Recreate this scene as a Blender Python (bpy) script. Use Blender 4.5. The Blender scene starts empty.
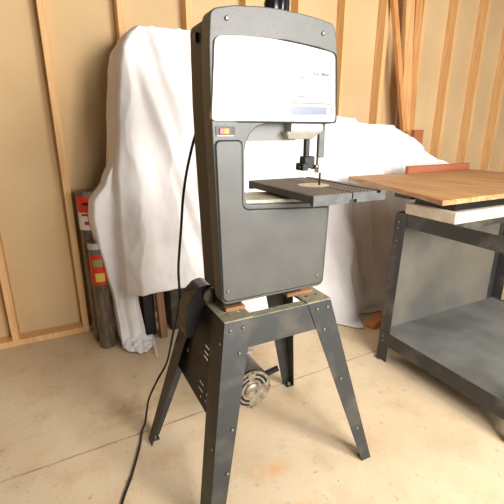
import bpy, bmesh, math, random
from mathutils import Vector, Matrix, noise
from mathutils.geometry import tessellate_polygon
random.seed(7)
S = bpy.context.scene
COL = S.collection
PI = math.pi

# ------------------------------------------------------------------ camera, light, exposure
cam_d = bpy.data.cameras.new('camera'); cam = bpy.data.objects.new('camera', cam_d); COL.objects.link(cam)
cam_d.sensor_fit = 'HORIZONTAL'; cam_d.sensor_width = 36.0; cam_d.lens = 390.0 * 36 / 504
cam_d.clip_start = 0.02
cam.location = (0, 0, 1.25)
cam.rotation_euler = (math.radians(90 - 17.4), 0, math.radians(-27.2))
S.camera = cam

S.view_settings.view_transform = 'Standard'
S.view_settings.look = 'None'
S.view_settings.gamma = 1.0
S.view_settings.use_curve_mapping = False
S.view_settings.exposure = -0.42

world = bpy.data.worlds.new('world'); S.world = world; world.use_nodes = True
world.node_tree.nodes['Background'].inputs[0].default_value = (1.0, 0.93, 0.84, 1)
world.node_tree.nodes['Background'].inputs[1].default_value = 0.16

def area(name, loc, target, size, power, color, size_y=None):
    d = bpy.data.lights.new(name, 'AREA'); d.shape = 'RECTANGLE'; d.size = size; d.size_y = size_y or size
    d.energy = power; d.color = color
    o = bpy.data.objects.new(name, d); COL.objects.link(o); o.location = loc
    o.rotation_euler = (Vector(target) - Vector(loc)).to_track_quat('-Z', 'Y').to_euler()
    return o
area('photo_softbox', (1.70, -1.30, 1.98), (1.1, 2.0, 1.1), 0.72, 150, (1.0, 0.965, 0.92), 1.2)
area('behind_camera_fill', (2.3, -3.0, 1.15), (1.4, 2.0, 0.6), 3.2, 60, (0.97, 0.96, 1.0), 2.1)  # added broad soft fill behind the camera, no door opening known
area('camera_side_fill', (0.85, -1.2, 1.40), (2.0, 1.9, 0.6), 0.8, 100, (1.0, 0.97, 0.95))  # added fill to brighten the cloth under the worktop
area('overhead_fill', (1.6, 1.0, 2.9), (1.6, 1.2, 0.0), 1.0, 16, (1.0, 0.93, 0.82))  # unseen weak warm fill from overhead

# ------------------------------------------------------------------ materials
def lin(c):
    return tuple((v / 12.92 if v <= 0.04045 else ((v + 0.055) / 1.055) ** 2.4) for v in [x / 255 for x in c])
def mat(name, rgb, rough=0.6, metal=0.0, spec=0.5, nscale=0, namt=0.0, rgb2=None, bump=0.0, bscale=None, stretch=None,
        emit=None, estr=0, alpha=None, trans=0, coat=0, lo=0.35, hi=0.65, detail=4):
    m = bpy.data.materials.new(name); m.use_nodes = True
    nt = m.node_tree; b = nt.nodes['Principled BSDF']; c = lin(rgb)
    b.inputs['Base Color'].default_value = (*c, 1); b.inputs['Roughness'].default_value = rough
    b.inputs['Metallic'].default_value = metal; b.inputs['Specular IOR Level'].default_value = spec
    if coat: b.inputs['Coat Weight'].default_value = coat; b.inputs['Coat Roughness'].default_value = 0.1
    if trans: b.inputs['Transmission Weight'].default_value = trans
    if emit: b.inputs['Emission Color'].default_value = (*lin(emit), 1); b.inputs['Emission Strength'].default_value = estr
    tc = nt.nodes.new('ShaderNodeTexCoord'); mp = nt.nodes.new('ShaderNodeMapping')
    nt.links.new(tc.outputs['Object'], mp.inputs[0])
    if stretch: mp.inputs['Scale'].default_value = stretch
    if rgb2:
        n = nt.nodes.new('ShaderNodeTexNoise'); n.inputs['Scale'].default_value = nscale; n.inputs['Detail'].default_value = detail
        r = nt.nodes.new('ShaderNodeMapRange'); r.inputs[1].default_value = lo; r.inputs[2].default_value = hi; r.inputs[4].default_value = namt or 1
        mx = nt.nodes.new('ShaderNodeMix'); mx.data_type = 'RGBA'
        mx.inputs[6].default_value = (*c, 1); mx.inputs[7].default_value = (*lin(rgb2), 1)
        nt.links.new(mp.outputs[0], n.inputs['Vector']); nt.links.new(n.outputs[0], r.inputs[0])
        nt.links.new(r.outputs[0], mx.inputs[0]); nt.links.new(mx.outputs[2], b.inputs['Base Color'])
    if bump:
        n2 = nt.nodes.new('ShaderNodeTexNoise'); n2.inputs['Scale'].default_value = bscale or 200; n2.inputs['Detail'].default_value = 3
        bp = nt.nodes.new('ShaderNodeBump'); bp.inputs['Strength'].default_value = bump; bp.inputs['Distance'].default_value = 0.002
        nt.links.new(mp.outputs[0], n2.inputs['Vector']); nt.links.new(n2.outputs[0], bp.inputs['Height'])
        nt.links.new(bp.outputs[0], b.inputs['Normal'])
    return m
M = {}
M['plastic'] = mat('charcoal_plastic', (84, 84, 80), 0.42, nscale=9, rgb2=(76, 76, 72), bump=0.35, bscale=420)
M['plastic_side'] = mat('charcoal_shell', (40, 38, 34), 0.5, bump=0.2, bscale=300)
M['plastic_inner'] = mat('frame_grey', (112, 112, 108), 0.5)
M['beige_metal'] = mat('bare_casting', (196, 190, 168), 0.45, nscale=30, rgb2=(150, 142, 118))
M['black'] = mat('black_rubber', (18, 18, 18), 0.45)
M['gloss_black'] = mat('gloss_black', (22, 21, 20), 0.3)
M['groove'] = mat('groove_black', (20, 20, 18), 0.8)
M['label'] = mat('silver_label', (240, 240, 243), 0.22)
M['label_band'] = mat('label_band', (104, 112, 128), 0.3)
M['label_ink'] = mat('label_ink', (70, 80, 110), 0.4)
M['label_blue'] = mat('label_blue', (120, 130, 190), 0.4)
M['label_orange'] = mat('label_orange', (226, 84, 34), 0.4)
M['bezel'] = mat('silver_bezel', (200, 196, 184), 0.35, metal=0.4)
M['chrome'] = mat('bright_steel', (210, 208, 204), 0.25, metal=0.9)
M['screw'] = mat('screw_steel', (118, 110, 96), 0.45, metal=0.6)
M['red'] = mat('red_switch', (214, 30, 34), 0.3, emit=(200, 20, 24), estr=0.3)
M['glow'] = mat('glowing_switch_lens', (250, 200, 60), 0.3, emit=(255, 190, 40), estr=2.2)
M['table'] = mat('cast_table', (82, 84, 84), 0.4, metal=0.2, nscale=40, rgb2=(96, 98, 94))
def table_top_mat():
    m = mat('waffle_table_top', (120, 112, 102), 0.55, metal=0.2)
    nt = m.node_tree; b = nt.nodes['Principled BSDF']
    tc = nt.nodes.new('ShaderNodeTexCoord'); v = nt.nodes.new('ShaderNodeTexChecker')
    v.inputs['Scale'].default_value = 150; v.inputs[1].default_value = (*lin((122, 114, 106)), 1); v.inputs[2].default_value = (*lin((44, 40, 38)), 1)
    nt.links.new(tc.outputs['Object'], v.inputs[0]); nt.links.new(v.outputs[0], b.inputs['Base Color'])
    return m
M['table_top'] = table_top_mat()
M['insert'] = mat('worn_insert', (222, 208, 180), 0.5, nscale=60, rgb2=(180, 160, 130))
M['stand'] = mat('stand_grey_steel', (50, 52, 52), 0.45, metal=0.15, nscale=11, rgb2=(84, 80, 70), lo=0.5, hi=0.8, bump=0.15, bscale=90, detail=8)
M['stand_dark'] = mat('stand_plate_steel', (40, 37, 33), 0.55, metal=0.1, nscale=14, rgb2=(70, 60, 48), lo=0.5, hi=0.7)
M['dusty'] = mat('dusty_steel', (116, 114, 96), 0.75, nscale=60, rgb2=(150, 140, 110), lo=0.4, hi=0.7, bump=0.3, bscale=80)
M['shim'] = mat('shim_wood', (158, 116, 74), 0.7, nscale=8, rgb2=(130, 88, 52), stretch=(1, 14, 14))
M['motor'] = mat('motor_grey', (96, 90, 80), 0.45, metal=0.5, nscale=30, rgb2=(60, 55, 48))
M['motor_light'] = mat('motor_bell', (170, 164, 150), 0.4, metal=0.6, nscale=40, rgb2=(120, 110, 92))
M['lens'] = mat('clear_lens', (236, 232, 214), 0.12, trans=0.6)
M['cloth'] = mat('white_drop_cloth', (238, 234, 232), 0.9, spec=0.15, nscale=6, rgb2=(230, 226, 224), bump=0.8, bscale=28)
def wood(name, a, b_, axis='Z', sc=10):
    st = {'X': (0.8, 12, 12), 'Y': (12, 0.8, 12), 'Z': (12, 12, 0.8)}[axis]
    return mat(name, a, 0.65, nscale=sc * 0.5, rgb2=b_, stretch=st, bump=0.15, bscale=20, lo=0.3, hi=0.7)
M['stud'] = wood('stud_pine', (232, 190, 134), (214, 164, 106))
M['board'] = wood('leaning_pine', (230, 184, 126), (206, 148, 92))
M['board2'] = wood('leaning_fir', (216, 160, 100), (192, 130, 74))
M['bench_wood'] = wood('bench_wood', (206, 164, 112), (168, 116, 72), 'Y', 6)
M['fence_wood'] = wood('reddish_wood', (176, 108, 72), (150, 86, 54), 'X', 6)
M['scrap'] = wood('scrap_wood', (214, 138, 72), (184, 108, 48), 'X', 6)
M['old_wood'] = wood('old_post_wood', (150, 112, 80), (112, 80, 54))
M['bench'] = mat('bench_steel', (60, 58, 56), 0.5, metal=0.2, nscale=8, rgb2=(104, 100, 92), lo=0.5, hi=0.75)
M['shelf'] = mat('worn_shelf_steel', (122, 122, 118), 0.5, nscale=5, rgb2=(100, 100, 96))
M['bench_panel'] = mat('bench_panel', (118, 112, 98), 0.6, nscale=4, rgb2=(96, 94, 88))
M['offwhite'] = mat('offwhite_casting', (214, 202, 182), 0.6, nscale=20, rgb2=(190, 176, 152))
M['roll'] = mat('roll_film', (112, 98, 80), 0.4, nscale=10, rgb2=(76, 64, 52), stretch=(6, 6, 1))
M['red_label'] = mat('red_label', (196, 42, 26), 0.4)
M['label_white'] = mat('label_white', (214, 208, 198), 0.5)
M['label_green'] = mat('label_green', (120, 140, 80), 0.5)
M['label_yellow'] = mat('label_yellow', (214, 186, 70), 0.5)
M['film_grey'] = mat('grey_film', (170, 168, 164), 0.3)

def ramp_noise(nt, vec, scale, lo, hi, detail=5, rough=0.6):
    n = nt.nodes.new('ShaderNodeTexNoise'); n.inputs['Scale'].default_value = scale; n.inputs['Detail'].default_value = detail; n.inputs['Roughness'].default_value = rough
    nt.links.new(vec, n.inputs['Vector'])
    r = nt.nodes.new('ShaderNodeMapRange'); r.inputs[1].default_value = lo; r.inputs[2].default_value = hi
    nt.links.new(n.outputs[0], r.inputs[0]); return r.outputs[0]
def mixc(nt, fac, a, col):
    mx = nt.nodes.new('ShaderNodeMix'); mx.data_type = 'RGBA'
    nt.links.new(fac, mx.inputs[0]); nt.links.new(a, mx.inputs[6]); mx.inputs[7].default_value = (*lin(col), 1); return mx.outputs[2]
def mth(nt, op, a, b=None):
    n = nt.nodes.new('ShaderNodeMath'); n.operation = op
    for i, v in enumerate((a, b)):
        if v is None: continue
        if isinstance(v, (int, float)): n.inputs[i].default_value = v
        else: nt.links.new(v, n.inputs[i])
    return n.outputs[0]
def floor_mat():
    m = mat('concrete_floor', (206, 184, 142), 0.75, spec=0.3)
    nt = m.node_tree; b = nt.nodes['Principled BSDF']
    tc = nt.nodes.new('ShaderNodeNewGeometry'); V = tc.outputs['Position']
    rgb = nt.nodes.new('ShaderNodeRGB'); rgb.outputs[0].default_value = (*lin((212, 192, 160)), 1); c = rgb.outputs[0]
    c = mixc(nt, mth(nt, 'MULTIPLY', ramp_noise(nt, V, 1.7, 0.4, 0.68), 0.75), c, (200, 174, 138))
    c = mixc(nt, mth(nt, 'MULTIPLY', ramp_noise(nt, V, 7, 0.5, 0.72, 8), 0.5), c, (184, 154, 118))
    c = mixc(nt, mth(nt, 'MULTIPLY', ramp_noise(nt, V, 26, 0.62, 0.72, 6), 0.55), c, (150, 116, 80))
    c = mixc(nt, mth(nt, 'MULTIPLY', ramp_noise(nt, V, 70, 0.66, 0.74, 2), 0.6), c, (120, 92, 66))
    # rust stains at fixed spots
    def spot(cx, cy, rx, ry, amt, col, c):
        sx = nt.nodes.new('ShaderNodeSeparateXYZ'); nt.links.new(V, sx.inputs[0])
        dx = mth(nt, 'DIVIDE', mth(nt, 'SUBTRACT', sx.outputs[0], cx), rx); dy = mth(nt, 'DIVIDE', mth(nt, 'SUBTRACT', sx.outputs[1], cy), ry)
        d = mth(nt, 'SQRT', mth(nt, 'ADD', mth(nt, 'MULTIPLY', dx, dx), mth(nt, 'MULTIPLY', dy, dy)))
        n = ramp_noise(nt, V, 16, 0.3, 0.7, 6)
        f = mth(nt, 'MULTIPLY', mth(nt, 'SUBTRACT', 1.0, mth(nt, 'ADD', d, mth(nt, 'MULTIPLY', mth(nt, 'SUBTRACT', n, 0.5), 0.9))), amt)
        cl = nt.nodes.new('ShaderNodeClamp'); nt.links.new(f, cl.inputs[0]); cl.inputs[2].default_value = 0.8
        return mixc(nt, cl.outputs[0], c, col)
    c = spot(0.46, 0.83, 0.17, 0.07, 1.0, (226, 140, 70), c)
    c = spot(0.62, 1.02, 0.10, 0.06, 0.6, (214, 150, 90), c)
    c = spot(0.27, 1.27, 0.10, 0.05, 0.4, (196, 140, 92), c)
    c = spot(0.22, 1.62, 0.22, 0.12, 0.5, (150, 118, 84), c)
    # the joint sawn into the slab
    sx = nt.nodes.new('ShaderNodeSeparateXYZ'); nt.links.new(V, sx.inputs[0])
    wob = mth(nt, 'MULTIPLY', mth(nt, 'SUBTRACT', ramp_noise(nt, V, 3, 0, 1), 0.5), 0.018)
    line = mth(nt, 'ABSOLUTE', mth(nt, 'ADD', mth(nt, 'SUBTRACT', mth(nt, 'SUBTRACT', sx.outputs[1], mth(nt, 'MULTIPLY', sx.outputs[0], 0.022)), 1.436), wob))
    r = nt.nodes.new('ShaderNodeMapRange'); r.inputs[1].default_value = 0.006; r.inputs[2].default_value = 0.001; nt.links.new(line, r.inputs[0])
    c = mixc(nt, mth(nt, 'MULTIPLY', r.outputs[0], ramp_noise(nt, V, 9, 0.2, 0.75)), c, (92, 66, 44))
    nt.links.new(c, b.inputs['Base Color'])
    n2 = nt.nodes.new('ShaderNodeTexNoise'); n2.inputs['Scale'].default_value = 60; nt.links.new(V, n2.inputs['Vector']); n2.inputs['Detail'].default_value = 6
    bp = nt.nodes.new('ShaderNodeBump'); bp.inputs['Strength'].default_value = 0.25; bp.inputs['Distance'].default_value = 0.003
    nt.links.new(n2.outputs[0], bp.inputs['Height']); nt.links.new(bp.outputs[0], b.inputs['Normal'])
    return m
M['floor'] = floor_mat()
M['drywall'] = mat('kraft_faced_drywall', (214, 186, 142), 0.85, spec=0.2, nscale=1.6, rgb2=(204, 174, 130))

# ------------------------------------------------------------------ mesh helpers
def finish(name, bm, m, parent=None, smooth=False, bevel=0, seg=2, mods=None):
    """link a bmesh given in world coordinates as ONE object under parent (or top-level with its origin at its base)"""
    if parent is not None: org = origin_of(parent)
    else:
        xs = [v.co.x for v in bm.verts]; ys = [v.co.y for v in bm.verts]; zs = [v.co.z for v in bm.verts]
        org = Vector(((min(xs) + max(xs)) / 2, (min(ys) + max(ys)) / 2, min(zs)))
    bmesh.ops.recalc_face_normals(bm, faces=bm.faces)
    bmesh.ops.translate(bm, verts=bm.verts, vec=-org)
    me = bpy.data.meshes.new(name); bm.to_mesh(me); bm.free()
    for p in me.polygons: p.use_smooth = smooth
    me.materials.append(m)
    o = bpy.data.objects.new(name, me); COL.objects.link(o)
    if parent is not None: o.parent = parent
    else: o.location = org
    if bevel:
        b = o.modifiers.new('bevel', 'BEVEL'); b.width = bevel; b.segments = seg; b.limit_method = 'ANGLE'; b.angle_limit = math.radians(35)
        if seg > 1:
            for p in me.polygons: p.use_smooth = True
            w = o.modifiers.new('wn', 'WEIGHTED_NORMAL'); w.keep_sharp = True
    return o
def origin_of(o):
    v = Vector((0, 0, 0))
    while o is not None: v += o.location; o = o.parent
    return v
def thing(name, label, cat, loc, group=None):
    o = bpy.data.objects.new(name, None); COL.objects.link(o); o.location = loc; o.empty_display_size = 0.05
    o['label'] = label; o['category'] = cat
    if group: o['group'] = group
    return o
def tag(o, label, cat, group=None):
    o['label'] = label; o['category'] = cat
    if group: o['group'] = group
    return o
def struct(o): o['kind'] = 'structure'; return o
def add_box(bm, x0, x1, y0, y1, z0, z1, mtx=None):
    vs = [bm.verts.new(Vector((x, y, z))) for x in (x0, x1) for y in (y0, y1) for z in (z0, z1)]
    for f in ((0, 1, 3, 2), (4, 6, 7, 5), (0, 4, 5, 1), (2, 3, 7, 6), (0, 2, 6, 4), (1, 5, 7, 3)): bm.faces.new([vs[i] for i in f])
    if mtx: bmesh.ops.transform(bm, matrix=mtx, verts=vs)
    return vs
def box(x0, x1, y0, y1, z0, z1, mtx=None):
    bm = bmesh.new(); add_box(bm, x0, x1, y0, y1, z0, z1, mtx); return bm
def add_hex(bm, bot, top):
    """solid between two matching polygons"""
    a = [bm.verts.new(Vector(p)) for p in bot]; b = [bm.verts.new(Vector(p)) for p in top]; n = len(a)
    bm.faces.new(a[::-1]); bm.faces.new(b)
    for i in range(n): bm.faces.new((a[i], a[(i + 1) % n], b[(i + 1) % n], b[i]))
def rounded(pts, n=6):
    """pts: (x, z, r) -> outline with rounded corners"""
    out = []
    N = len(pts)
    for i in range(N):
        p = Vector(pts[i][:2]); r = pts[i][2] if len(pts[i]) > 2 else 0
        if r <= 0: out.append((p.x, p.y)); continue
        a = Vector(pts[i - 1][:2]); c = Vector(pts[(i + 1) % N][:2])
        u = (a - p).normalized(); w = (c - p).normalized(); ang = u.angle(w)
        d = min(r / math.tan(ang / 2), (a - p).length * 0.49, (c - p).length * 0.49)
        r2 = d * math.tan(ang / 2)
        cen = p + (u + w).normalized() * (r2 / math.sin(ang / 2))
        s = (p + u * d) - cen; e = (p + w * d) - cen
        a0 = math.atan2(s.y, s.x); da = math.atan2(e.y, e.x) - a0
        while da > PI: da -= 2 * PI
        while da < -PI: da += 2 * PI
        for k in range(n + 1):
            t = a0 + da * k / n; out.append((cen.x + r2 * math.cos(t), cen.y + r2 * math.sin(t)))
    return out
def add_plate(bm, outline, holes, f0, f1):
    """extruded plate with holes. f0(u,v), f1(u,v) map 2D to the two faces"""
    loops = [outline] + list(holes)
    tris = tessellate_polygon([[Vector((u, v, 0)) for u, v in l] for l in loops])
    flat = [p for l in loops for p in l]
    A = [bm.verts.new(f0(*p)) for p in flat]; B = [bm.verts.new(f1(*p)) for p in flat]
    if not holes:
        bm.faces.new(A); bm.faces.new(B[::-1])
    else:
        for t in tris:
            try: bm.faces.new([A[i] for i in t]); bm.faces.new([B[i] for i in t[::-1]])
            except ValueError: pass
    k = 0
    for l in loops:
        n = len(l)
        for i in range(n): bm.faces.new((A[k + i], A[k + (i + 1) % n], B[k + (i + 1) % n], B[k + i]))
        k += n
def slab(outline, y0, y1, holes=()):   # plate in the XZ plane
    bm = bmesh.new(); add_plate(bm, outline, holes, lambda u, v: Vector((u, y0, v)), lambda u, v: Vector((u, y1, v))); return bm
def slab_z(outline, z0, z1, holes=()):
    bm = bmesh.new(); add_plate(bm, outline, holes, lambda u, v: Vector((u, v, z0)), lambda u, v: Vector((u, v, z1))); return bm
def add_cyl(bm, p0, p1, r0, r1=None, n=20, cap=True):
    p0 = Vector(p0); p1 = Vector(p1); r1 = r0 if r1 is None else r1
    d = (p1 - p0).normalized(); u = d.orthogonal().normalized(); w = d.cross(u)
    A = []; B = []
    for i in range(n):
        a = 2 * PI * i / n; e = u * math.cos(a) + w * math.sin(a)
        A.append(bm.verts.new(p0 + e * r0)); B.append(bm.verts.new(p1 + e * r1))
    for i in range(n): bm.faces.new((A[i], A[(i + 1) % n], B[(i + 1) % n], B[i]))
    if cap: bm.faces.new(A[::-1]); bm.faces.new(B)
def cyl(p0, p1, r0, r1=None, n=20):
    bm = bmesh.new(); add_cyl(bm, p0, p1, r0, r1, n); return bm
def add_lathe(bm, c, axis, prof, n=24):
    """prof: list of (distance along axis, radius)"""
    c = Vector(c); d = Vector(axis).normalized(); u = d.orthogonal().normalized(); w = d.cross(u); rings = []
    for h, r in prof:
        rings.append([bm.verts.new(c + d * h + (u * math.cos(2 * PI * i / n) + w * math.sin(2 * PI * i / n)) * max(r, 1e-4)) for i in range(n)])
    for a, b in zip(rings, rings[1:]):
        for i in range(n): bm.faces.new((a[i], a[(i + 1) % n], b[(i + 1) % n], b[i]))
    bm.faces.new(rings[0][::-1]); bm.faces.new(rings[-1])
def add_tube(bm, pts, r, n=10, sub=8):
    P = [Vector(p) for p in pts]; Q = []
    for i in range(len(P) - 1):
        a = P[max(i - 1, 0)]; b = P[i]; c = P[i + 1]; d = P[min(i + 2, len(P) - 1)]
        for k in range(sub):
            t = k / sub
            Q.append(0.5 * ((2 * b) + (c - a) * t + (2 * a - 5 * b + 4 * c - d) * t * t + (3 * b - a - 3 * c + d) * t ** 3))
    Q.append(P[-1]); rings = []; u = None
    for i, q in enumerate(Q):
        d = (Q[min(i + 1, len(Q) - 1)] - Q[max(i - 1, 0)]).normalized()
        u = d.orthogonal().normalized() if u is None else (u - d * u.dot(d)).normalized(); w = d.cross(u)
        rings.append([bm.verts.new(q + (u * math.cos(2 * PI * k / n) + w * math.sin(2 * PI * k / n)) * r) for k in range(n)])
    for a, b in zip(rings, rings[1:]):
        for i in range(n): bm.faces.new((a[i], a[(i + 1) % n], b[(i + 1) % n], b[i]))
    bm.faces.new(rings[0][::-1]); bm.faces.new(rings[-1])
def interp(tab, x):
    if x <= tab[0][0]: return tab[0][1]
    for (a, va), (b, vb) in zip(tab, tab[1:]):
        if x <= b: t = (x - a) / (b - a); t = t * t * (3 - 2 * t) * 0.5 + t * 0.5; return va + (vb - va) * t
    return tab[-1][1]
def text_mesh(body, size, x, y, z, width, m, parent, name='lettering'):
    cu = bpy.data.curves.new(name, 'FONT'); cu.body = body; cu.size = size; cu.extrude = 0.0002; cu.offset = size * 0.05
    to = bpy.data.objects.new(name, cu); COL.objects.link(to)
    bpy.context.view_layer.update()
    me = bpy.data.meshes.new_from_object(to.evaluated_get(bpy.context.evaluated_depsgraph_get()))
    bpy.data.objects.remove(to)
    xs = [v.co.x for v in me.vertices]; w = max(xs) - min(xs); k = width / w
    org = origin_of(parent); x0 = min(xs)
    for v in me.vertices: v.co = Vector((x + (v.co.x - x0) * k, y - v.co.z, z + v.co.y)) - org
    me.materials.append(m)
    o = bpy.data.objects.new(name, me); COL.objects.link(o); o.parent = parent; return o

# ------------------------------------------------------------------ the setting
WY = 2.5       # front faces of the studs
struct(finish('floor', box(-4, 6.5, -3.5, WY + 0.2, -0.1, 0), M['floor']))
struct(finish('wall_back', box(-4, 6.5, WY + 0.089, WY + 0.2, 0, 2.75), M['drywall']))
sp = 0.3925; k = 0
for i in range(-6, 14):
    k += 1; x = 0.474 + sp * i
    struct(finish('trim_%d' % k, box(x - 0.019, x + 0.019, WY, WY + 0.089, 0.038, 2.71), M['stud'], bevel=0.002, seg=1))
struct(finish('trim_%d' % (k + 1), box(-4, 6.5, WY, WY + 0.089, 0, 0.038), M['stud'], bevel=0.002, seg=1))
struct(finish('trim_%d' % (k + 2), box(-4, 6.5, WY, WY + 0.089, 2.71, 2.75), M['stud'], bevel=0.002, seg=1))

# ------------------------------------------------------------------ steel stand
ZT = 0.678
stand = thing('machine_stand', 'grey sheet steel stand with four splayed legs carrying the band saw', 'stand', (0.62, 1.16, 0))
XL, XR, YF, YB = 0.418, 0.828, 1.0, 1.33
FX = {(0, 0): (0.287, 0.862), (1, 0): (0.992, 0.89), (0, 1): (0.225, 1.40), (1, 1): (0.968, 1.45)}
def leg(ix, iy):
    bm = bmesh.new()
    tx = XR if ix else XL; ty = YB if iy else YF
    fx, fy = FX[(ix, iy)]
    sx = -1 if ix else 1; sy = -1 if iy else 1      # inward directions
    T = Vector((tx, ty, ZT - 0.001)); F = Vector((fx, fy, 0.0)); th = 0.003
    wt, wb = 0.098, 0.046; wt2, wb2 = (0.085, 0.036) if ix else (0.10, 0.085 if not iy else 0.055)
    # flange facing front/back
    a = [F, F + Vector((sx * wb, 0, 0)), F + Vector((sx * wb, sy * th, 0)), F + Vector((0, sy * th, 0))]
    b = [T, T + Vector((sx * wt, 0, 0)), T + Vector((sx * wt, sy * th, 0)), T + Vector((0, sy * th, 0))]
    add_hex(bm, a, b)
    # flange facing the side
    a = [F + Vector((0, sy * th, 0)), F + Vector((sx * th, sy * th, 0)), F + Vector((sx * th, sy * wb2, 0)), F + Vector((0, sy * wb2, 0))]
    b = [T + Vector((0, sy * th, 0)), T + Vector((sx * th, sy * th, 0)), T + Vector((sx * th, sy * wt2, 0)), T + Vector((0, sy * wt2, 0))]
    add_hex(bm, a, b)
    # foot tab turned inwards
    add_box(bm, min(fx, fx + sx * 0.04), max(fx, fx + sx * 0.04), min(fy + sy * th, fy + sy * 0.034), max(fy + sy * th, fy + sy * 0.034), 0, 0.004)
    o = finish('leg', bm, M['stand'], stand, bevel=0.001, seg=1)
    # bolts
    def bolt(t, off, side):
        P = F.lerp(T, t)
        if side == 'f': P = P + Vector((sx * off, 0, 0)); d = Vector((0, -sy, 0))
        else: P = P + Vector((0, sy * off, 0)); d = Vector((-sx, 0, 0))
        b = bmesh.new(); add_lathe(b, P, d, [(-0.001, 0.0065), (0.002, 0.0065), (0.0045, 0.004), (0.005, 0.001)], 10)
        finish('bolt', b, M['screw'], o, smooth=True)
    for t, off in ((0.965, 0.022), (0.965, 0.066), (0.85, 0.06), (0.50, 0.055), (0.30, 0.05)) if not iy else ((0.3, 0.03),):
        if ix and t in (0.5, 0.3): continue
        bolt(t, off, 'f')
    if ix: bolt(0.22, 0.03, 'f'); bolt(0.55, 0.045, 'f')
    if not ix:
        for t in (0.12, 0.42, 0.9): bolt(t, 0.02, 's')
    bm = bmesh.new(); P = F + Vector((sx * 0.02, sy * 0.018, 0.004)); add_cyl(bm, P, P + Vector((0, 0, 0.012)), 0.008, n=6)
    finish('foot_bolt', bm, M['dusty'], o)
    return o
for ix in (0, 1):
    for iy in (0, 1): leg(ix, iy)
dsl = lambda z, a, b: a + (ZT - z) / ZT * (b - a)
def apron(front):
    bm = bmesh.new(); y = YF if front else YB; s = 1 if front else -1; z0 = 0.582
    yb = dsl(z0, YF, FX[(1, 0)][1]) if front else dsl(z0, YB, FX[(1, 1)][1])
    xl0 = dsl(z0, XL, FX[(0, 0)][0]); xr0 = dsl(z0, XR, FX[(1, 0)][0])
    t = 0.0035
    add_hex(bm, [(xl0 + .004, yb + s * t, z0), (xr0 - .004, yb + s * t, z0), (xr0 - .004, yb + s * (t + .003), z0), (xl0 + .004, yb + s * (t + .003), z0)],
            [(XL + .004, y + s * t, ZT - .002), (XR - .004, y + s * t, ZT - .002), (XR - .004, y + s * (t + .003), ZT - .002), (XL + .004, y + s * (t + .003), ZT - .002)])
    finish('apron', bm, M['stand'], stand)
    # top flange, dusty
    bm = bmesh.new(); ya, yb_ = sorted((y + s * 0.0, y + s * 0.034))
    add_box(bm, XL + 0.002, XR - 0.002, ya, yb_, ZT - 0.001, ZT + 0.002)
    finish('top_flange', bm, M['dusty'], stand, bevel=0.001, seg=1)
apron(True); apron(False)
for s, x in ((1, XL), (-1, XR)):   # corner mounting plates on top
    a, b = sorted((x, x + s * 0.1))
    holes = []
    for hx, hy in ((0.03, 0.055), (0.07, 0.055), (0.05, 0.30)):
        cx = x + s * hx; cy = YF + hy
        holes.append([(cx + 0.008 * math.cos(q * PI / 4), cy + 0.008 * math.sin(q * PI / 4)) for q in range(8)])
    bm = slab_z([(a, YF + 0.001), (b, YF + 0.001), (b, YB - 0.001), (a, YB - 0.001)], ZT + 0.002, ZT + 0.005, holes)
    finish('mounting_plate', bm, M['dusty'], stand)
# right hand side apron
bm = bmesh.new(); z0 = 0.582; x0 = dsl(z0, XR, FX[(1, 0)][0])
add_hex(bm, [(x0 - .007, 1.0, z0), (x0 - .004, 1.0, z0), (x0 - .004, 1.34, z0), (x0 - .007, 1.34, z0)],
        [(XR - .007, 1.005, ZT - .002), (XR - .004, 1.005, ZT - .002), (XR - .004, 1.325, ZT - .002), (XR - .007, 1.325, ZT - .002)])
finish('apron', bm, M['stand'], stand)
# motor plate between the two left legs, with louvre slots
def lp(y, z, o=0.0):
    return Vector((dsl(z, XL, FX[(0, 0)][0]) + 0.0045 + o, y, z))
outl = [(dsl(0.676, YF, FX[(0, 0)][1]) + .006, 0.676), (dsl(0.345, YF, FX[(0, 0)][1]) + 0.006, 0.345), (dsl(0.345, YB, FX[(0, 1)][1]) - 0.006, 0.345), (dsl(0.676, YB, FX[(0, 1)][1]) - 0.006, 0.676)]
slots = []
for cz in (0.388, 0.412, 0.525, 0.508, 0.545):
    slots.append([(1.085, cz - 0.005), (1.128, cz - 0.005), (1.128, cz + 0.004), (1.085, cz + 0.004)])
for cy, cz in ((1.055, 0.40), (1.055, 0.375), (1.10, 0.365)):
    slots.append([(cy + 0.006 * math.cos(q * PI / 4), cz + 0.007 * math.sin(q * PI / 4)) for q in range(8)])
slots.append([(1.27 + 0.008 * math.cos(q * PI / 4), 0.45 + 0.012 * math.sin(q * PI / 4)) for q in range(8)])
bm = bmesh.new(); add_plate(bm, outl, slots, lambda u, v: lp(u, v), lambda u, v: lp(u, v, 0.003))
finish('motor_plate', bm, M['stand_dark'], stand)

# wooden shims under the saw
for (x0, x1, y0, y1, lab) in ((0.45, 0.52, 1.06, 1.15, 'thin orange wood shim under the left foot of the band saw'),
                              (0.69, 0.80, 1.07, 1.19, 'thin orange wood shim under the right foot of the band saw')):
    tag(finish('wood_shim', box(x0, x1, y0, y1, ZT + 0.0052, ZT + 0.018), M['shim'], bevel=0.002, seg=1), lab, 'shim', 'wood shims on the stand')

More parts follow.
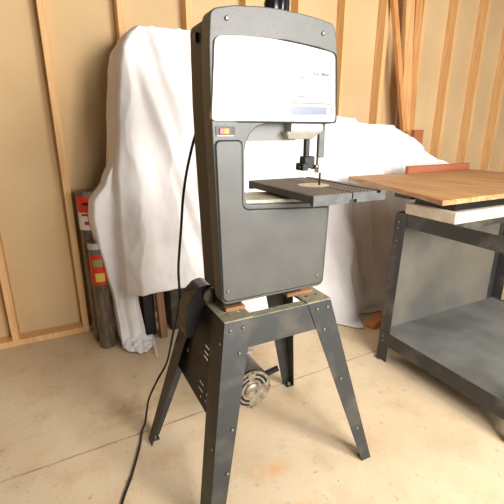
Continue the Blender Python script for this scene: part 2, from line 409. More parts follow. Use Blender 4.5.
# ------------------------------------------------------------------ motor hung inside the stand
MC = Vector((0.602, 1.17, 0.262)); MR = 0.086
motor = thing('electric_motor', 'round grey electric motor with slotted end bell hung inside the stand', 'motor', (MC.x, MC.y + 0.1, MC.z - MR))
bm = bmesh.new(); add_lathe(bm, MC, (0, 1, 0), [(0.02, MR * 0.96), (0.03, MR), (0.17, MR), (0.2, MR * 0.8), (0.205, 0.02)], 32)
finish('motor_body', bm, M['motor'], motor, smooth=False)
def arc_hole(r0, r1, a0, a1, n=6):
    o = [(MC.x + r1 * math.cos(a0 + (a1 - a0) * i / n), MC.z + r1 * math.sin(a0 + (a1 - a0) * i / n)) for i in range(n + 1)]
    return o + [(MC.x + r0 * math.cos(a1 - (a1 - a0) * i / n), MC.z + r0 * math.sin(a1 - (a1 - a0) * i / n)) for i in range(n + 1)]
holes = []
for q in range(3):
    a = q * PI / 2 + 0.25
    holes.append(arc_hole(0.062, 0.072, a, a + 1.1)); holes.append(arc_hole(0.045, 0.055, a, a + 1.1))
circ = lambda r, n=32: [(MC.x + r * math.cos(2 * PI * i / n), MC.z + r * math.sin(2 * PI * i / n)) for i in range(n)]
finish('end_bell', slab(circ(MR * 0.97), MC.y, MC.y + 0.004, holes), M['motor_light'], motor)
bm = bmesh.new(); add_lathe(bm, MC, (0, -1, 0), [(0, 0.034), (0.008, 0.032), (0.012, 0.022), (0.012, 0.016), (0.006, 0.014), (0.006, 0.001)], 24)
finish('bearing_cap', bm, M['motor_light'], motor)
bm = bmesh.new(); add_lathe(bm, MC + Vector((0, 0.006, 0)), (0, 1, 0), [(0, MR * 0.94), (0.012, MR * 0.94)], 24)
finish('windings', bm, M['groove'], motor)
for q in range(4):
    a = q * PI / 2 - 0.05; p = MC + Vector((0.078 * math.cos(a), -0.001, 0.078 * math.sin(a)))
    finish('screw', cyl(p, p + Vector((0, -0.005, 0)), 0.005, n=8), M['screw'], motor)
finish('cable_gland', cyl(MC + Vector((0.062, 0.03, 0.03)), MC + Vector((0.125, 0.01, 0.058)), 0.012, n=14), M['black'], motor)
bm = bmesh.new(); add_box(bm, MC.x - 0.02, MC.x + 0.06, MC.y + 0.05, MC.y + 0.17, MC.z - MR - 0.012, MC.z - MR + 0.004)
add_box(bm, MC.x + 0.01, MC.x + 0.05, MC.y + 0.02, MC.y + 0.06, MC.z - MR - 0.012, MC.z - MR + 0.006)
finish('motor_foot', bm, M['motor_light'], motor)
bm = bmesh.new()
for z in (0.38,):
    add_box(bm, 0.375, MC.x - 0.0, MC.y + 0.08, MC.y + 0.10, z, z + 0.02)
add_box(bm, MC.x - 0.03, MC.x + 0.07, MC.y + 0.12, MC.y + 0.145, MC.z + 0.086, MC.z + 0.094)
finish('mounting_bracket', bm, M['beige_metal'], motor)

# ------------------------------------------------------------------ band saw
saw = thing('band_saw', 'charcoal upright band saw with white front label and square work table', 'band saw', (0.58, 1.08, ZT + 0.0182))
C0 = 0.970
def cshape(dx=0.0, arm=1.267, lip=1.05, lipr=1.034, thr=0.476, base=0.757, top=0.0):
    return [(0.400 - dx, base, 0.022), (0.386 - dx, 1.20), (0.3815 - dx, 1.32), (0.383 - dx, 1.45), (0.388 - dx, 1.522 + top, 0.024), (0.45, 1.536 + top), (0.52, 1.542 + top), (0.58, 1.543 + top), (0.65, 1.540 + top), (0.70, 1.535 + top),
            (0.757 + dx, 1.526 + top, 0.026), (0.770 + dx, 1.45), (0.778 + dx, 1.36), (0.781 + dx, arm + 0.012, 0.012), (0.762, arm, 0.004)]
outer = rounded(cshape() + [(0.545, 1.267), (0.515, 1.258), (0.494, 1.241), (0.481, 1.217), (thrx := 0.476, 1.19), (0.476, 1.05, 0.022), (0.775, 1.034, 0.006), (0.766, 0.755, 0.022)])
finish('front_cover', slab(outer, C0, C0 + 0.055), M['plastic'], saw, bevel=0.009, seg=4)
# rear shell, slightly smaller, arm hangs lower on the left
sh = rounded([(0.410, 0.765, 0.02), (0.396, 1.20), (0.394, 1.32), (0.396, 1.516, 0.022), (0.45, 1.533), (0.58, 1.539), (0.70, 1.531), (0.75, 1.50, 0.03), (0.765, 1.29, 0.01),
              (0.672, 1.262, 0.008), (0.668, 1.220, 0.006), (0.508, 1.220, 0.012), (0.486, 1.20, 0.01), (0.486, 1.045, 0.02), (0.757, 1.030, 0.006), (0.754, 0.765, 0.02)])
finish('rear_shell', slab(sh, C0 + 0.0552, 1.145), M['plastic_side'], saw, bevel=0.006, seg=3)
# light casting visible inside the throat
finish('throat_casting', slab(rounded([(0.4865, 1.046, 0.004), (0.4865, 1.058, 0.01), (0.75, 1.046, 0.003), (0.75, 1.034, 0.003)]), C0 + 0.02, 1.148), M['beige_metal'], saw, bevel=0.002, seg=1)
finish('arm_panel', slab(rounded([(0.484, 1.205), (0.50, 1.2195, 0.008), (0.67, 1.2195, 0.004), (0.672, 1.268), (0.548, 1.268), (0.512, 1.25)]), C0 + 0.05, C0 + 0.056), M['plastic_inner'], saw)
finish('side_latch', box(0.387, 0.398, 1.075, 1.092, 1.468, 1.492), M['gloss_black'], saw, bevel=0.003)
# lower blade cover: raised plate bordered by a dark groove
def lowplate(e):
    return rounded([(0.404 - e, 0.768 - e, 0.018), (0.392 - e, 1.222 + e, 0.014), (0.467 + e, 1.222 + e, 0.014), (0.467 + e, 1.035 + e, 0.022), (0.765 + e, 1.018 + e, 0.008), (0.757 + e, 0.767 - e, 0.018)])
finish('cover_groove', slab(lowplate(0.003), C0 - 0.0008, C0 + 0.01), M['groove'], saw)
finish('lower_blade_cover', slab(lowplate(0.0), C0 - 0.0045, C0 + 0.01), M['plastic'], saw, bevel=0.003, seg=3)
def screw_at(x, z, y=C0 - 0.001, r=0.006, par=saw):
    bm = bmesh.new(); add_lathe(bm, (x, y + 0.002, z), (0, -1, 0), [(0, r), (0.004, r), (0.006, r * 0.6), (0.0062, 0.0005)], 14)
    return finish('cover_screw', bm, M['screw'], par, smooth=False)
for x, z in ((0.430, 1.505), (0.716, 1.500)): screw_at(x, z, C0)
for x, z in ((0.418, 0.80), (0.735, 0.795)): screw_at(x, z, C0 - 0.004, 0.0065)
# label and its bezel
def lab(e): return rounded([(0.386 - e, 1.276 - e, 0.010), (0.4 - e, 1.46 + e, 0.02), (0.47, 1.4665 + e), (0.56, 1.467 + e), (0.65, 1.461 + e), (0.752 + e, 1.449 + e, 0.02), (0.767 + e, 1.276 - e, 0.010)])
finish('label_groove', slab(rounded([(0.45, 1.268, 0.01), (0.45, 1.47), (0.6, 1.474), (0.7, 1.466), (0.7655, 1.455, 0.02), (0.7785, 1.268, 0.01)]), C0 - 0.003, C0 + 0.01), M['groove'], saw)
finish('label_bezel', slab(lab(0.005), C0 - 0.007, C0 + 0.01), M['bezel'], saw, bevel=0.003, seg=2)
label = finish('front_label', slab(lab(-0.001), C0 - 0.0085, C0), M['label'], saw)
LY = C0 - 0.0092
finish('grey_band', slab(rounded([(0.616, 1.288, 0.002), (0.616, 1.312, 0.002), (0.755, 1.312, 0.002), (0.755, 1.291, 0.002)]), LY, LY + 0.002), M['label_band'], label)  # band cut off on the left where glare washes the print out
finish('orange_stripe', slab([(0.618, 1.3185), (0.618, 1.3225), (0.75, 1.3225), (0.75, 1.318)], LY, LY + 0.002), M['label_orange'], label)  # stripe stops short at the edge of the glare too
bm = bmesh.new(); add_plate(bm, [(0.742 + 0.0085 * math.cos(q * PI / 8), 1.3015 + 0.0085 * math.sin(q * PI / 8)) for q in range(16)], [], lambda u, v: Vector((u, LY - 0.0005, v)), lambda u, v: Vector((u, LY, v)))
finish('round_emblem', bm, M['label_white'], label)
bm = bmesh.new(); add_plate(bm, [(0.60, 1.4555), (0.60, 1.4570), (0.735, 1.4445), (0.740, 1.438), (0.7525, 1.30), (0.751, 1.30), (0.738, 1.437), (0.734, 1.4430)], [], lambda u, v: Vector((u, LY, v)), lambda u, v: Vector((u, LY + 0.002, v)))
finish('border_line', bm, M['label_blue'], label)
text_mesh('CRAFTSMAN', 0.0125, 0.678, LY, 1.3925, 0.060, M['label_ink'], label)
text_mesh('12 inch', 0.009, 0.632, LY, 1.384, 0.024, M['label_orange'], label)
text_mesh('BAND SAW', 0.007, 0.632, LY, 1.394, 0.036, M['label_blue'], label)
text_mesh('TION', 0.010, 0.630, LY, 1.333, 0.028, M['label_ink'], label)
# lit rocker switch
sw = finish('power_switch', slab([(0.394, 1.2345), (0.394, 1.2585), (0.448, 1.2585), (0.448, 1.2345)], C0 - 0.002, C0 + 0.006,
            [[(0.3965, 1.2375), (0.3965, 1.2555), (0.4445, 1.2555), (0.4445, 1.2375)]]), M['black'], saw)
finish('switch_well', box(0.3965, 0.4445, C0 - 0.0012, C0 - 0.0004, 1.2375, 1.2555), M['black'], sw)
finish('rocker', box(0.4035, 0.432, C0 - 0.0045, C0, 1.239, 1.2545), M['red'], sw, bevel=0.001, seg=1)
bm = bmesh.new(); add_lathe(bm, (0.4225, C0 - 0.004, 1.2465), (0, -1, 0), [(0, 0.0062), (0.0015, 0.0058), (0.003, 0.003)], 16)
finish('pilot_lens', bm, M['glow'], sw, smooth=True)
finish('switch_rim', box(0.3965, 0.4445, C0 - 0.003, C0, 1.2345, 1.2365), M['label_white'], sw)
# embossed strip lettering above the switch reads off / on
text_mesh('OFF  ON', 0.007, 0.399, C0 - 0.001, 1.2605, 0.036, M['plastic_inner'], sw)
# tension knob on top
bm = bmesh.new(); kc = Vector((0.618, 1.055, 1.538)); n = 48; prof = [(0.0, 0.02), (0.006, 0.028), (0.014, 0.033), (0.045, 0.034), (0.052, 0.03), (0.055, 0.01)]; rings = []
for h, r in prof:
    rings.append([bm.verts.new(kc + Vector((0, 0, h)) + Vector((math.cos(2 * PI * i / n), math.sin(2 * PI * i / n), 0)) * r * (1 + 0.07 * math.cos(8 * 2 * PI * i / n))) for i in range(n)])
for a, b in zip(rings, rings[1:]):
    for i in range(n): bm.faces.new((a[i], a[(i + 1) % n], b[(i + 1) % n], b[i]))
bm.faces.new(rings[0][::-1]); bm.faces.new(rings[-1])
finish('tension_knob', bm, M['gloss_black'], saw, smooth=True)
finish('tension_rod', cyl((0.618, 1.055, 1.52), (0.618, 1.055, 1.552), 0.006), M['chrome'], saw)
# lamp under the arm
bm = bmesh.new()
add_hex(bm, [(0.632, 1.0, 1.223), (0.716, 1.0, 1.223), (0.716, 1.05, 1.223), (0.632, 1.05, 1.223)], [(0.617, C0 + 0.012, 1.245), (0.74, C0 + 0.012, 1.245), (0.74, 1.062, 1.245), (0.617, 1.062, 1.245)])
lampo = finish('lamp_lens', bm, M['lens'], saw, bevel=0.003)
bm = bmesh.new(); add_box(bm, 0.632, 0.742, C0 + 0.014, 1.06, 1.2455, 1.268); finish('lamp_housing', bm, M['label_white'], saw, bevel=0.003)
bm = bmesh.new(); add_lathe(bm, (0.64, 1.025, 1.2405), (1, 0, 0), [(0, 0.003), (0.004, 0.0044), (0.06, 0.0044), (0.066, 0.003)], 12)
finish('lamp_bulb', bm, M['label_white'], saw)
# blade guard post, guide, blade
finish('blade_guard', box(0.742, 0.765, 1.0, 1.012, 1.168, 1.275), M['table'], saw, bevel=0.002, seg=1)
finish('guard_shoe', box(0.7425, 0.7645, 0.998, 1.013, 1.147, 1.168), M['label_white'], saw, bevel=0.002, seg=1)
finish('guide_bar', box(0.708, 0.7245, 1.02, 1.034, 1.14, 1.25), M['black'], saw, bevel=0.002, seg=1)
bm = bmesh.new(); add_box(bm, 0.700, 0.738, 1.01, 1.04, 1.136, 1.172); add_box(bm, 0.690, 0.712, 1.005, 1.045, 1.130, 1.152)
add_box(bm, 0.735, 0.768, 1.02, 1.03, 1.132, 1.14)
add_cyl(bm, (0.69, 1.02, 1.14), (0.682, 1.02, 1.14), 0.007)
finish('guide_block', bm, M['black'], saw, bevel=0.002, seg=1)
bm = bmesh.new(); add_box(bm, 0.744, 0.756, 0.998, 1.02, 1.122, 1.146); add_cyl(bm, (0.735, 1.005, 1.142), (0.744, 1.005, 1.142), 0.006, n=12)
finish('guide_bearing', bm, M['chrome'], saw, bevel=0.001, seg=1)
finish('saw_blade', box(0.7642, 0.7658, 1.013, 1.022, 1.03, 1.262), M['motor'], saw)
# table
TZ = 1.080; tx0, tx1, ty0, ty1 = 0.621, 0.883, 0.848, 1.233; tb = 0.026
slotw = 0.0022; sxm = 0.756
# miter groove is open at both ends; the slab is built as a cross section pushed along Y
bm = bmesh.new()
def prism_y(bm, prof, y0, y1):
    add_plate(bm, prof, [], lambda u, v: Vector((u, y0, v)), lambda u, v: Vector((u, y1, v)))
d = 0.018
right = [(sxm + slotw, TZ - d), (tx1, TZ - d), (tx1, TZ), (0.862, TZ), (0.862, TZ - 0.007), (0.846, TZ - 0.007), (0.846, TZ), (sxm + slotw, TZ)]
prism_y(bm, right, ty0, ty1)
add_box(bm, tx0, sxm - slotw, ty0, ty1, TZ - d, TZ)
add_box(bm, sxm - slotw, sxm + slotw, 1.04, ty1, TZ - d, TZ - 0.001)
for (a, b) in ((tx0, sxm - 0.012), (sxm + 0.016, tx1)):
    add_box(bm, a, b, ty0, ty0 + 0.012, TZ - 0.028, TZ - d)
add_box(bm, tx0, tx0 + 0.01, ty0 + 0.012, ty1, TZ - 0.022, TZ - d)
add_box(bm, tx1 - 0.01, tx1, ty0 + 0.012, ty1, TZ - 0.028, TZ - d)
add_box(bm, tx0, tx1, ty1 - 0.01, ty1, TZ - 0.028, TZ - d)
for y in (0.92, 1.0, 1.08, 1.16): add_box(bm, tx0 + 0.01, tx1 - 0.01, y, y + 0.005, TZ - 0.024, TZ - d + 0.001)
tbl = finish('work_table', bm, M['table'], saw)
bm = bmesh.new()
ch = [(tx0 + 0.006, ty0 + 0.008), (sxm - 0.004, ty0 + 0.008), (sxm - 0.004, ty1 - 0.006), (tx0 + 0.006, ty1 - 0.006)]
hole = [(0.752 + 0.052 * math.cos(2 * PI * q / 28), 1.03 + 0.052 * math.sin(2 * PI * q / 28)) for q in range(28)]
hl = [p for p in hole if p[0] < sxm - 0.004]
add_box(bm, tx0 + 0.006, sxm - 0.004, ty0 + 0.008, ty1 - 0.006, TZ, TZ + 0.0006)
add_box(bm, sxm + 0.004, 0.844, ty0 + 0.008, ty1 - 0.006, TZ, TZ + 0.0006)
finish('waffle_surface', bm, M['table_top'], tbl)
ins = [(0.752 + 0.050 * math.cos(2 * PI * q / 32), 1.03 + 0.050 * math.sin(2 * PI * q / 32)) for q in range(32)]
bm = bmesh.new(); add_plate(bm, ins, [], lambda u, v: Vector((u, v, TZ + 0.0005)), lambda u, v: Vector((u, v, TZ + 0.0011)))
finish('table_insert', bm, M['insert'], tbl)
bm = bmesh.new(); add_box(bm, tx0 + 0.02, tx1 - 0.09, 1.0, 1.12, 1.043, 1.0585)
finish('table_trunnion', bm, M['stand_dark'], saw, bevel=0.003, seg=1)
# mounting feet and blade wheel housing base
for x0, x1 in ((0.445, 0.515), (0.69, 0.755)):
    bm = bmesh.new(); add_box(bm, x0, x1, 1.075, 1.14, ZT + 0.0182, 0.78); finish('mounting_foot', bm, M['black'], saw, bevel=0.004, seg=1)
# belt guard: a bowed hood round the rear pulley running down
def capsule(c0, r0, c1, r1, n=18):
    a = math.atan2(c1[1] - c0[1], c1[0] - c0[0]); o = []
    for i in range(n + 1): t = a + PI / 2 + PI * i / n; o.append((c0[0] + r0 * math.cos(t), c0[1] + r0 * math.sin(t)))
    for i in range(n + 1): t = a - PI / 2 + PI * i / n; o.append((c1[0] + r1 * math.cos(t), c1[1] + r1 * math.sin(t)))
    return o
hood = [(0.455, 0.735), (0.43, 0.7475), (0.40, 0.742), (0.372, 0.716), (0.352, 0.675), (0.345, 0.63), (0.342, 0.59), (0.345, 0.565), (0.362, 0.56), (0.378, 0.575), (0.388, 0.60), (0.398, 0.64), (0.413, 0.6635), (0.44, 0.668), (0.462, 0.69), (0.466, 0.715)]
finish('belt_guard', slab(rounded([(a, b, 0.02) for a, b in hood], 3), 1.165, 1.245), M['gloss_black'], saw, bevel=0.018, seg=4)
bm = bmesh.new(); add_lathe(bm, (0.437, 1.1645, 0.71), (0, -1, 0), [(0, 0.028), (0.012, 0.028), (0.014, 0.02), (0.016, 0.008)], 24)
finish('drive_pulley', bm, M['motor'], saw)

# ------------------------------------------------------------------ power cord
bm = bmesh.new()
add_tube(bm, [(0.425, 1.158, 1.26), (0.420, 1.20, 1.235), (0.405, 1.25, 1.13), (0.388, 1.26, 1.03), (0.376, 1.26, 0.93), (0.360, 1.265, 0.79), (0.357, 1.27, 0.66), (0.345, 1.34, 0.5), (0.338, 1.45, 0.307), (0.294, 1.46, 0.225), (0.254, 1.47, 0.14), (0.243, 1.50, 0.05), (0.230, 1.49, 0.0045), (0.205, 1.44, 0.0045), (0.183, 1.371, 0.0045), (0.124, 1.235, 0.0045), (0.07, 1.128, 0.0045), (0.035, 1.0, 0.0045), (0.03, 0.8, 0.0045), (0.02, 0.5, 0.0045)], 0.0045, 10, 8)
tag(finish('power_cord', bm, M['black'], smooth=True), 'black power cord dropping behind the band saw and running across the floor', 'cord')

# ------------------------------------------------------------------ drop cloths
def cloth_mesh(fn, nu, nv, thick=0.003):
    bm = bmesh.new(); g = [[bm.verts.new(fn(i / nu, j / nv)) for j in range(nv + 1)] for i in range(nu + 1)]
    for i in range(nu):
        for j in range(nv): bm.faces.new((g[i][j], g[i + 1][j], g[i + 1][j + 1], g[i][j + 1]))
    return bm
def fbm(x, y, z=0): return noise.noise(Vector((x, y, z))) + 0.5 * noise.noise(Vector((2 * x + 3, 2 * y, z))) + 0.25 * noise.noise(Vector((4 * x, 4 * y + 7, z)))
def cloth_obj(name, bm, label, group):
    o = finish(name, bm, M['cloth'], smooth=True)
    s = o.modifiers.new('solid', 'SOLIDIFY'); s.thickness = 0.003; s.offset = 0
    return tag(o, label, 'drop cloth', group)
XLt = [(0.34, 0.275), (0.7, 0.283), (1.0, 0.297), (1.3, 0.328), (1.55, 0.362), (1.63, 0.380), (1.70, 0.425), (1.742, 0.468)]
def clothA(u, v):
    # u across (first 15% wraps round the left side), v up (last 15% lies on top)
    vt = min(v / 0.85, 1.0); z0 = 0.352 + 0.01 * math.sin(u * 9); ztop = 1.735 + 0.015 * u
    z = z0 + (ztop - z0) * vt
    xl = interp(XLt, z); xr = 1.06
    back = 0.0
    if u < 0.15:
        t = u / 0.15; x = xl + 0.03 * t ** 4 + 0 * t; back = (1 - t) ** 1.3 * 0.26
    else:
        x = xl + 0.03 + (xr - xl - 0.03) * (u - 0.15) / 0.85
    dz = ztop - z
    cx = (x - 0.41)
    amp = 0.016 + 0.028 * (1 - vt)
    ang = cx / (0.25 + dz * 0.55)           # folds fan out from the raised corner
    f = (1 - 2 * abs(math.sin(ang * 6 + 0.7 * fbm(x * 2, z * 2)))) * 0.5 + math.sin(ang * 23 + 1.7) * 0.25 - 0.6 * abs(math.sin(ang * 11 + 1.1 * fbm(x * 3, z * 2, 9))) ** 0.7 + fbm(x * 5, z * 2.2, 4) * 0.3 + fbm(x * 14, z * 9, 6) * 0.12
    y = 2.15 - 0.06 * (1 - vt) - amp * f + back
    y -= 0.05 * math.exp(-((cx - dz * 0.33) / 0.035) ** 2) * min(1, dz * 4) * 0.7
    if v > 0.85:
        t = (v - 0.85) / 0.15; y += t * 0.30; z += 0.004 * math.sin(t * PI) - 0.01 * t + 0.004 * fbm(x * 6, t * 2)
        if u < 0.15: y = min(y, 2.45)
    return Vector((x, min(y, 2.47), z))
cloth_obj('drop_cloth', cloth_mesh(clothA, 150, 130), 'white drop cloth over a tall stack, straight hem hanging above the floor', 'white drop cloths')
XLb = [(0.0, 0.25), (0.08, 0.24), (0.3, 0.232), (0.5, 0.2), (0.66, 0.175), (0.79, 0.163), (0.88, 0.172), (0.98, 0.25), (1.15, 0.33)]
def clothB(u, v):
    if v < 0.12:     # the end lying on the floor
        t = 1 - v / 0.12; r = 0.05 + 0.16 * u ** 2 + 0.03 * math.sin(u * 14)
        x = 0.25 + 0.19 * u + 0.03 * t * math.sin(u * 11)
        y = 2.2 - 0.02 * math.sin(u * 16) - r * t
        z = 0.008 + 0.028 * abs(fbm(x * 14, y * 14)) + 0.02 * math.sin(t * PI) * (0.6 + 0.4 * math.sin(u * 20)) + 0.03 * (1 - t) ** 3
        return Vector((x, y, z))
    t = (v - 0.12) / 0.88; z = 0.038 + 1.1 * t
    xl = interp(XLb, z); xr = interp([(0, 0.44), (0.05, 0.395), (0.3, 0.37), (0.4, 0.42), (1.2, 0.5)], z); x = xl + (xr - xl) * u
    f = math.sin(u * 13 + z * 1.5 + fbm(x * 3, z * 2)) * 0.55 + fbm(x * 7, z * 3, 2) * 0.6
    y = 2.2 - 0.024 * f * (1 - 0.3 * t) + 0.02 * t + 0.10 * (1 - min(1, u / 0.1)) ** 2
    return Vector((x, y, z))
cloth_obj('drop_cloth', cloth_mesh(clothB, 90, 130), 'narrow white drop cloth end hanging lowest at left and crumpled on the floor', 'white drop cloths')
ZC = [(0.95, 1.69), (1.2, 1.5), (1.5, 1.39), (1.75, 1.345), (1.93, 1.325), (2.0, 1.30), (2.08, 1.288), (2.30, 1.283), (2.36, 1.255), (2.42, 1.222), (2.52, 1.20), (2.64, 1.13), (2.8, 1.03), (3.3, 0.9), (4.0, 0.8)]
YC = [(0.95, 2.0), (1.3, 1.86), (1.5, 1.82), (1.75, 1.80), (2.2, 1.86), (4, 2.0)]
def clothC(u, v):
    x = 0.95 + 2.75 * u; zt = interp(ZC, x)
    vt = min(v / 0.86, 1.0); z = 0.012 + (zt - 0.012) * vt ** 0.92
    yb = interp(YC, x); yt = 2.2
    a = vt; prof = 1 - (1 - a) ** 1.8
    dz = zt - z
    amp = 0.02 + 0.04 * (1 - vt)
    ang = (x - 2.05) / (0.35 + dz * 0.5)
    f = math.sin(ang * 13 + fbm(x * 2, z * 1.5)) * 0.5 + math.sin(x * 31 + z * 3 + 2 * fbm(x * 1.3, z * 1.2, 5)) * 0.25 + fbm(x * 3.5, z * 2.0, 8) * 0.7 + fbm(x * 10, z * 6, 5) * 0.22 - 0.7 * abs(math.sin(ang * 9 + fbm(x * 3, z * 2, 2))) ** 0.7
    f += 0.8 * math.sin((x * 0.8 + z * 1.6) * 12 + fbm(x * 2, z * 2, 3) * 2) * math.exp(-((z - 1.1) / 0.25) ** 2) * 0.4
    y = yb + (yt - yb) * prof - amp * f
    if v < 0.04: y -= 0.03 * (1 - v / 0.04) * (1 + math.sin(x * 23)); z = 0.008 + 0.012 * (v / 0.04) 
    if v > 0.86:
        t = (v - 0.86) / 0.14; y += t * 0.1; z += -0.015 * t + 0.012 * fbm(x * 4, t * 2, 1) * min(1, t * 3)
    return Vector((x, min(y, 2.48), max(z, 0.006)))
cloth_obj('drop_cloth', cloth_mesh(clothC, 220, 120), 'wide white drop cloth draped to the floor behind the saw and workbench', 'white drop cloths')

# things peeking out under the hem
bm = box(0.40, 0.475, 2.25, 2.36, 0.0, 1.2)
case = finish('tall_case', bm, M['black'], bevel=0.01)
tag(case, 'black tall case standing under the cloth hem beside a wooden post', 'case')
tag(finish('storage_box', box(0.575, 0.86, 2.26, 2.42, 0, 1.66), M['stand_dark'], bevel=0.006, seg=1), 'dark box standing under the cloth to the right of the wooden post', 'box')
mt = Matrix.Translation((0.51, 2.2, 0)) @ Matrix.Rotation(math.radians(-2.5), 4, 'Y')
tag(finish('wooden_post', box(-0.022, 0.022, -0.012, 0.03, 0.0012, 0.46, mt), M['old_wood'], bevel=0.003, seg=1), 'brown wooden post standing on the floor under the cloth hem', 'post')

# ------------------------------------------------------------------ wrapped rolls at the far left
def roll(x, y, r, h, bands, label):
    t = thing('wrapped_roll', label, 'roll', (x, y, 0), 'film-wrapped rolls')
    bm = bmesh.new(); add_lathe(bm, (x, y, 0), (0, 0, 1), [(0, r * 0.95), (0.01, r), (h - 0.01, r), (h, r * 0.93), (h - 0.004, r * 0.5), (h - 0.03, r * 0.3)], 28)
    finish('roll_body', bm, M['roll'], t, smooth=False, bevel=0)
    for (z0, z1, mm, nm, a0, a1, e) in bands:
        bm = bmesh.new(); n = 16
        A = []
        for i in range(n + 1):
            a = a0 + (a1 - a0) * i / n; c = Vector((math.cos(a), math.sin(a), 0))
            A.append((bm.verts.new(Vector((x, y, z0)) + c * (r + e)), bm.verts.new(Vector((x, y, z1)) + c * (r + e)), bm.verts.new(Vector((x, y, z1)) + c * (r - 0.001)), bm.verts.new(Vector((x, y, z0)) + c * (r - 0.001))))
        for p, q in zip(A, A[1:]):
            for k in range(4): bm.faces.new((p[k], q[k], q[(k + 1) % 4], p[(k + 1) % 4]))
        bm.faces.new(A[0]); bm.faces.new(A[-1][::-1])
        finish(nm, bm, M[mm], t, smooth=False)
F0, F1 = -PI * 1.02, 0.02
roll(0.178, 2.375, 0.062, 0.925, [(0.815, 0.90, 'red_label', 'red_label_sheet', F0, F1, 0.001), (0.85, 0.866, 'groove', 'black_print', -2.2, -0.6, 0.002), (0.71, 0.81, 'label_white', 'white_label_sheet', F0, F1, 0.001), (0.74, 0.76, 'red_label', 'red_print', -2.2, -0.4, 0.002), (0.79, 0.805, 'red_label', 'red_print', -2.4, -0.9, 0.002)],
     'tall film-wrapped roll with red and white label near its top')
roll(0.182, 2.262, 0.046, 0.66, [(0.41, 0.585, 'red_label', 'red_label_sheet', F0, F1, 0.001), (0.43, 0.48, 'label_yellow', 'yellow_print', -2.2, -1.1, 0.002), (0.52, 0.56, 'label_green', 'green_print', -2.3, -1.2, 0.002), (0.62, 0.652, 'film_grey', 'loose_film', F0, F1, 0.0015)],
     'shorter film-wrapped roll with a red, yellow and green label, in front of the tall roll')
# ------------------------------------------------------------------ boards leaning on the wall
def lean(xb, xt, yb, zt, w, dpt, label, m='board'):
    bm = bmesh.new(); B = Vector((xb, yb, 0.0)); T = Vector((xt, WY - dpt - 0.006, zt))
    q = [(0, 0), (w, 0), (w, dpt), (0, dpt)]
    add_hex(bm, [B + Vector((a, b, 0)) for a, b in q], [T + Vector((a, b, 0)) for a, b in q])
    return tag(finish('lumber_board', bm, M[m], bevel=0.002, seg=1), label, 'board', 'lumber leaning on the wall')
lean(2.83, 2.36, 2.28, 2.45, 0.045, 0.035, 'narrow pine board leaning leftmost, its top tilted to the left', 'board2')
lean(2.66, 2.54, 2.335, 2.50, 0.088, 0.035, 'wide pale pine board leaning in the middle of the lumber', 'board')
lean(2.76, 2.66, 2.39, 2.40, 0.07, 0.035, 'orange pine board leaning rightmost of the lumber', 'board2')
tag(finish('wood_block', box(2.555, 2.655, 2.225, 2.262, 0.0, 1.25), M['fence_wood'], bevel=0.002, seg=1), 'short brown wood offcut standing in front of the leaning boards', 'offcut')

# ------------------------------------------------------------------ scrap wood on the floor
mt = Matrix.Translation((1.86, 1.735, 0)) @ Matrix.Rotation(math.radians(20), 4, 'Z')
tag(finish('scrap_wood', box(-0.12, 0.14, -0.03, 0.035, 0, 0.032, mt), M['scrap'], bevel=0.003, seg=1), 'orange scrap wood piece lying on the floor behind the workbench leg', 'scrap wood')

# ------------------------------------------------------------------ steel workbench
bench = thing('steel_workbench', 'grey steel workbench frame with a low shelf, right of the saw', 'workbench', (1.95, 1.0, 0))
bx0, bx1, by0, by1, bz = 1.557, 2.55, 0.62, 1.425, 0.845
for ix, x in ((1, bx0), (-1, bx1)):
    for iy, y in ((1, by0), (-1, by1)):
        bm = bmesh.new()
        a, b = sorted((x, x + ix * 0.05)); add_box(bm, a, b, min(y, y + iy * 0.003), max(y, y + iy * 0.003), 0, bz)
        c, d_ = sorted((y, y + iy * 0.07)); add_box(bm, min(x, x + ix * 0.003), max(x, x + ix * 0.003), c, d_, 0, bz)
        lg = finish('leg', bm, M['bench'], bench)
        for z in (0.80, 0.765, 0.70, 0.15, 0.12):
            p = Vector((x - ix * 0.001, y + iy * 0.03, z))
            finish('bolt', cyl(p, p - Vector((ix * 0.004, 0, 0)), 0.007, n=8), M['screw'], lg)
for x, s in ((bx0, 1), (bx1, -1)):
    a, b = sorted((x + s * 0.0035, x + s * 0.006))
    finish('top_rail', box(a, b, by0 + 0.004, by1 - 0.004, 0.778, bz), M['bench'], bench)
    a, b = sorted((x - s * 0.003, x - s * 0.0005))
    finish('bottom_rail', box(a, b, by0 + 0.004, by1 - 0.004, 0.10, 0.178), M['bench'], bench)
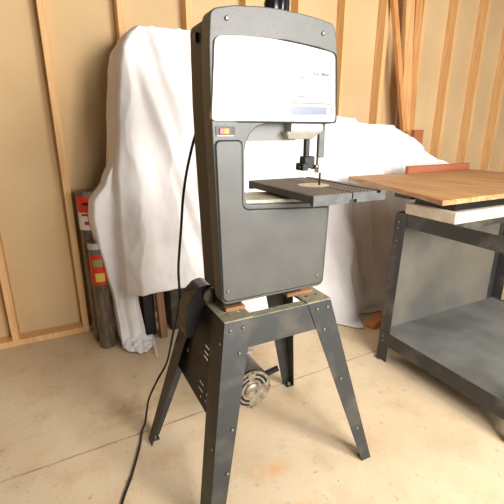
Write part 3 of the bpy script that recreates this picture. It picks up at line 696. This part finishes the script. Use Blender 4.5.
for y, s in ((by0, 1), (by1, -1)):
    a, b = sorted((y + s * 0.0035, y + s * 0.006))
    finish('top_rail', box(bx0 + 0.008, bx1 - 0.008, a, b, 0.778, bz), M['bench'], bench)
    finish('bottom_rail', box(bx0 + 0.008, bx1 - 0.008, a, b, 0.10, 0.165), M['bench'], bench)
finish('shelf', box(bx0 + 0.004, bx1 - 0.004, by0 + 0.008, by1 - 0.008, 0.166, 0.172), M['shelf'], bench)
finish('back_panel', box(bx0 + 0.06, bx1 - 0.06, by1 - 0.007, by1 - 0.004, 0.172, 0.777), M['bench_panel'], bench)
finish('cross_bar', box(bx0 + 0.006, bx1 - 0.006, 1.10, 1.14, bz - 0.03, bz), M['bench'], bench)
finish('foot_pad', box(bx0 - 0.012, bx0 + 0.03, by1 - 0.03, by1 + 0.008, 0.0, 0.004), M['screw'], bench)
for o in bench.children_recursive:      # the left side frame leans slightly outwards at the foot
    org = origin_of(o)
    for v in o.data.vertices:
        w = v.co + origin_of(bench)
        if w.x < bx0 + 0.2: v.co.x += (w.z / bz - 0.55) * 0.03
# on the bench: off-white casting, black carriers and the wooden top
tag(finish('cast_block', box(1.572, 2.3, 1.09, 1.372, bz + 0.0005, 0.900), M['offwhite'], bevel=0.006), 'off-white metal block standing on the steel workbench', 'metal block')
rt = thing('wooden_worktop', 'thick orange-brown wooden worktop above the steel workbench, carried on black brackets', 'worktop', (1.95, 1.3, 0.9))
wt = [(1.732, 1.998), (2.9, 1.998), (2.9, 1.10), (1.485, 1.10), (1.546, 1.276)]
finish('wooden_top', slab_z(wt, 0.937, 0.96), M['bench_wood'], rt, bevel=0.002, seg=1)
finish('carrier', box(1.60, 2.30, 1.12, 1.34, 0.9002, 0.9368), M['black'], rt)
finish('side_bracket', box(1.645, 1.72, 1.40, 1.52, 0.905, 0.9368), M['black'], rt, bevel=0.003, seg=1)
tag(finish('fence_board', box(2.20, 2.85, 1.93, 1.96, 0.9602, 1.01), M['fence_wood'], bevel=0.002, seg=1), 'reddish wood fence strip standing on the wooden worktop', 'fence')
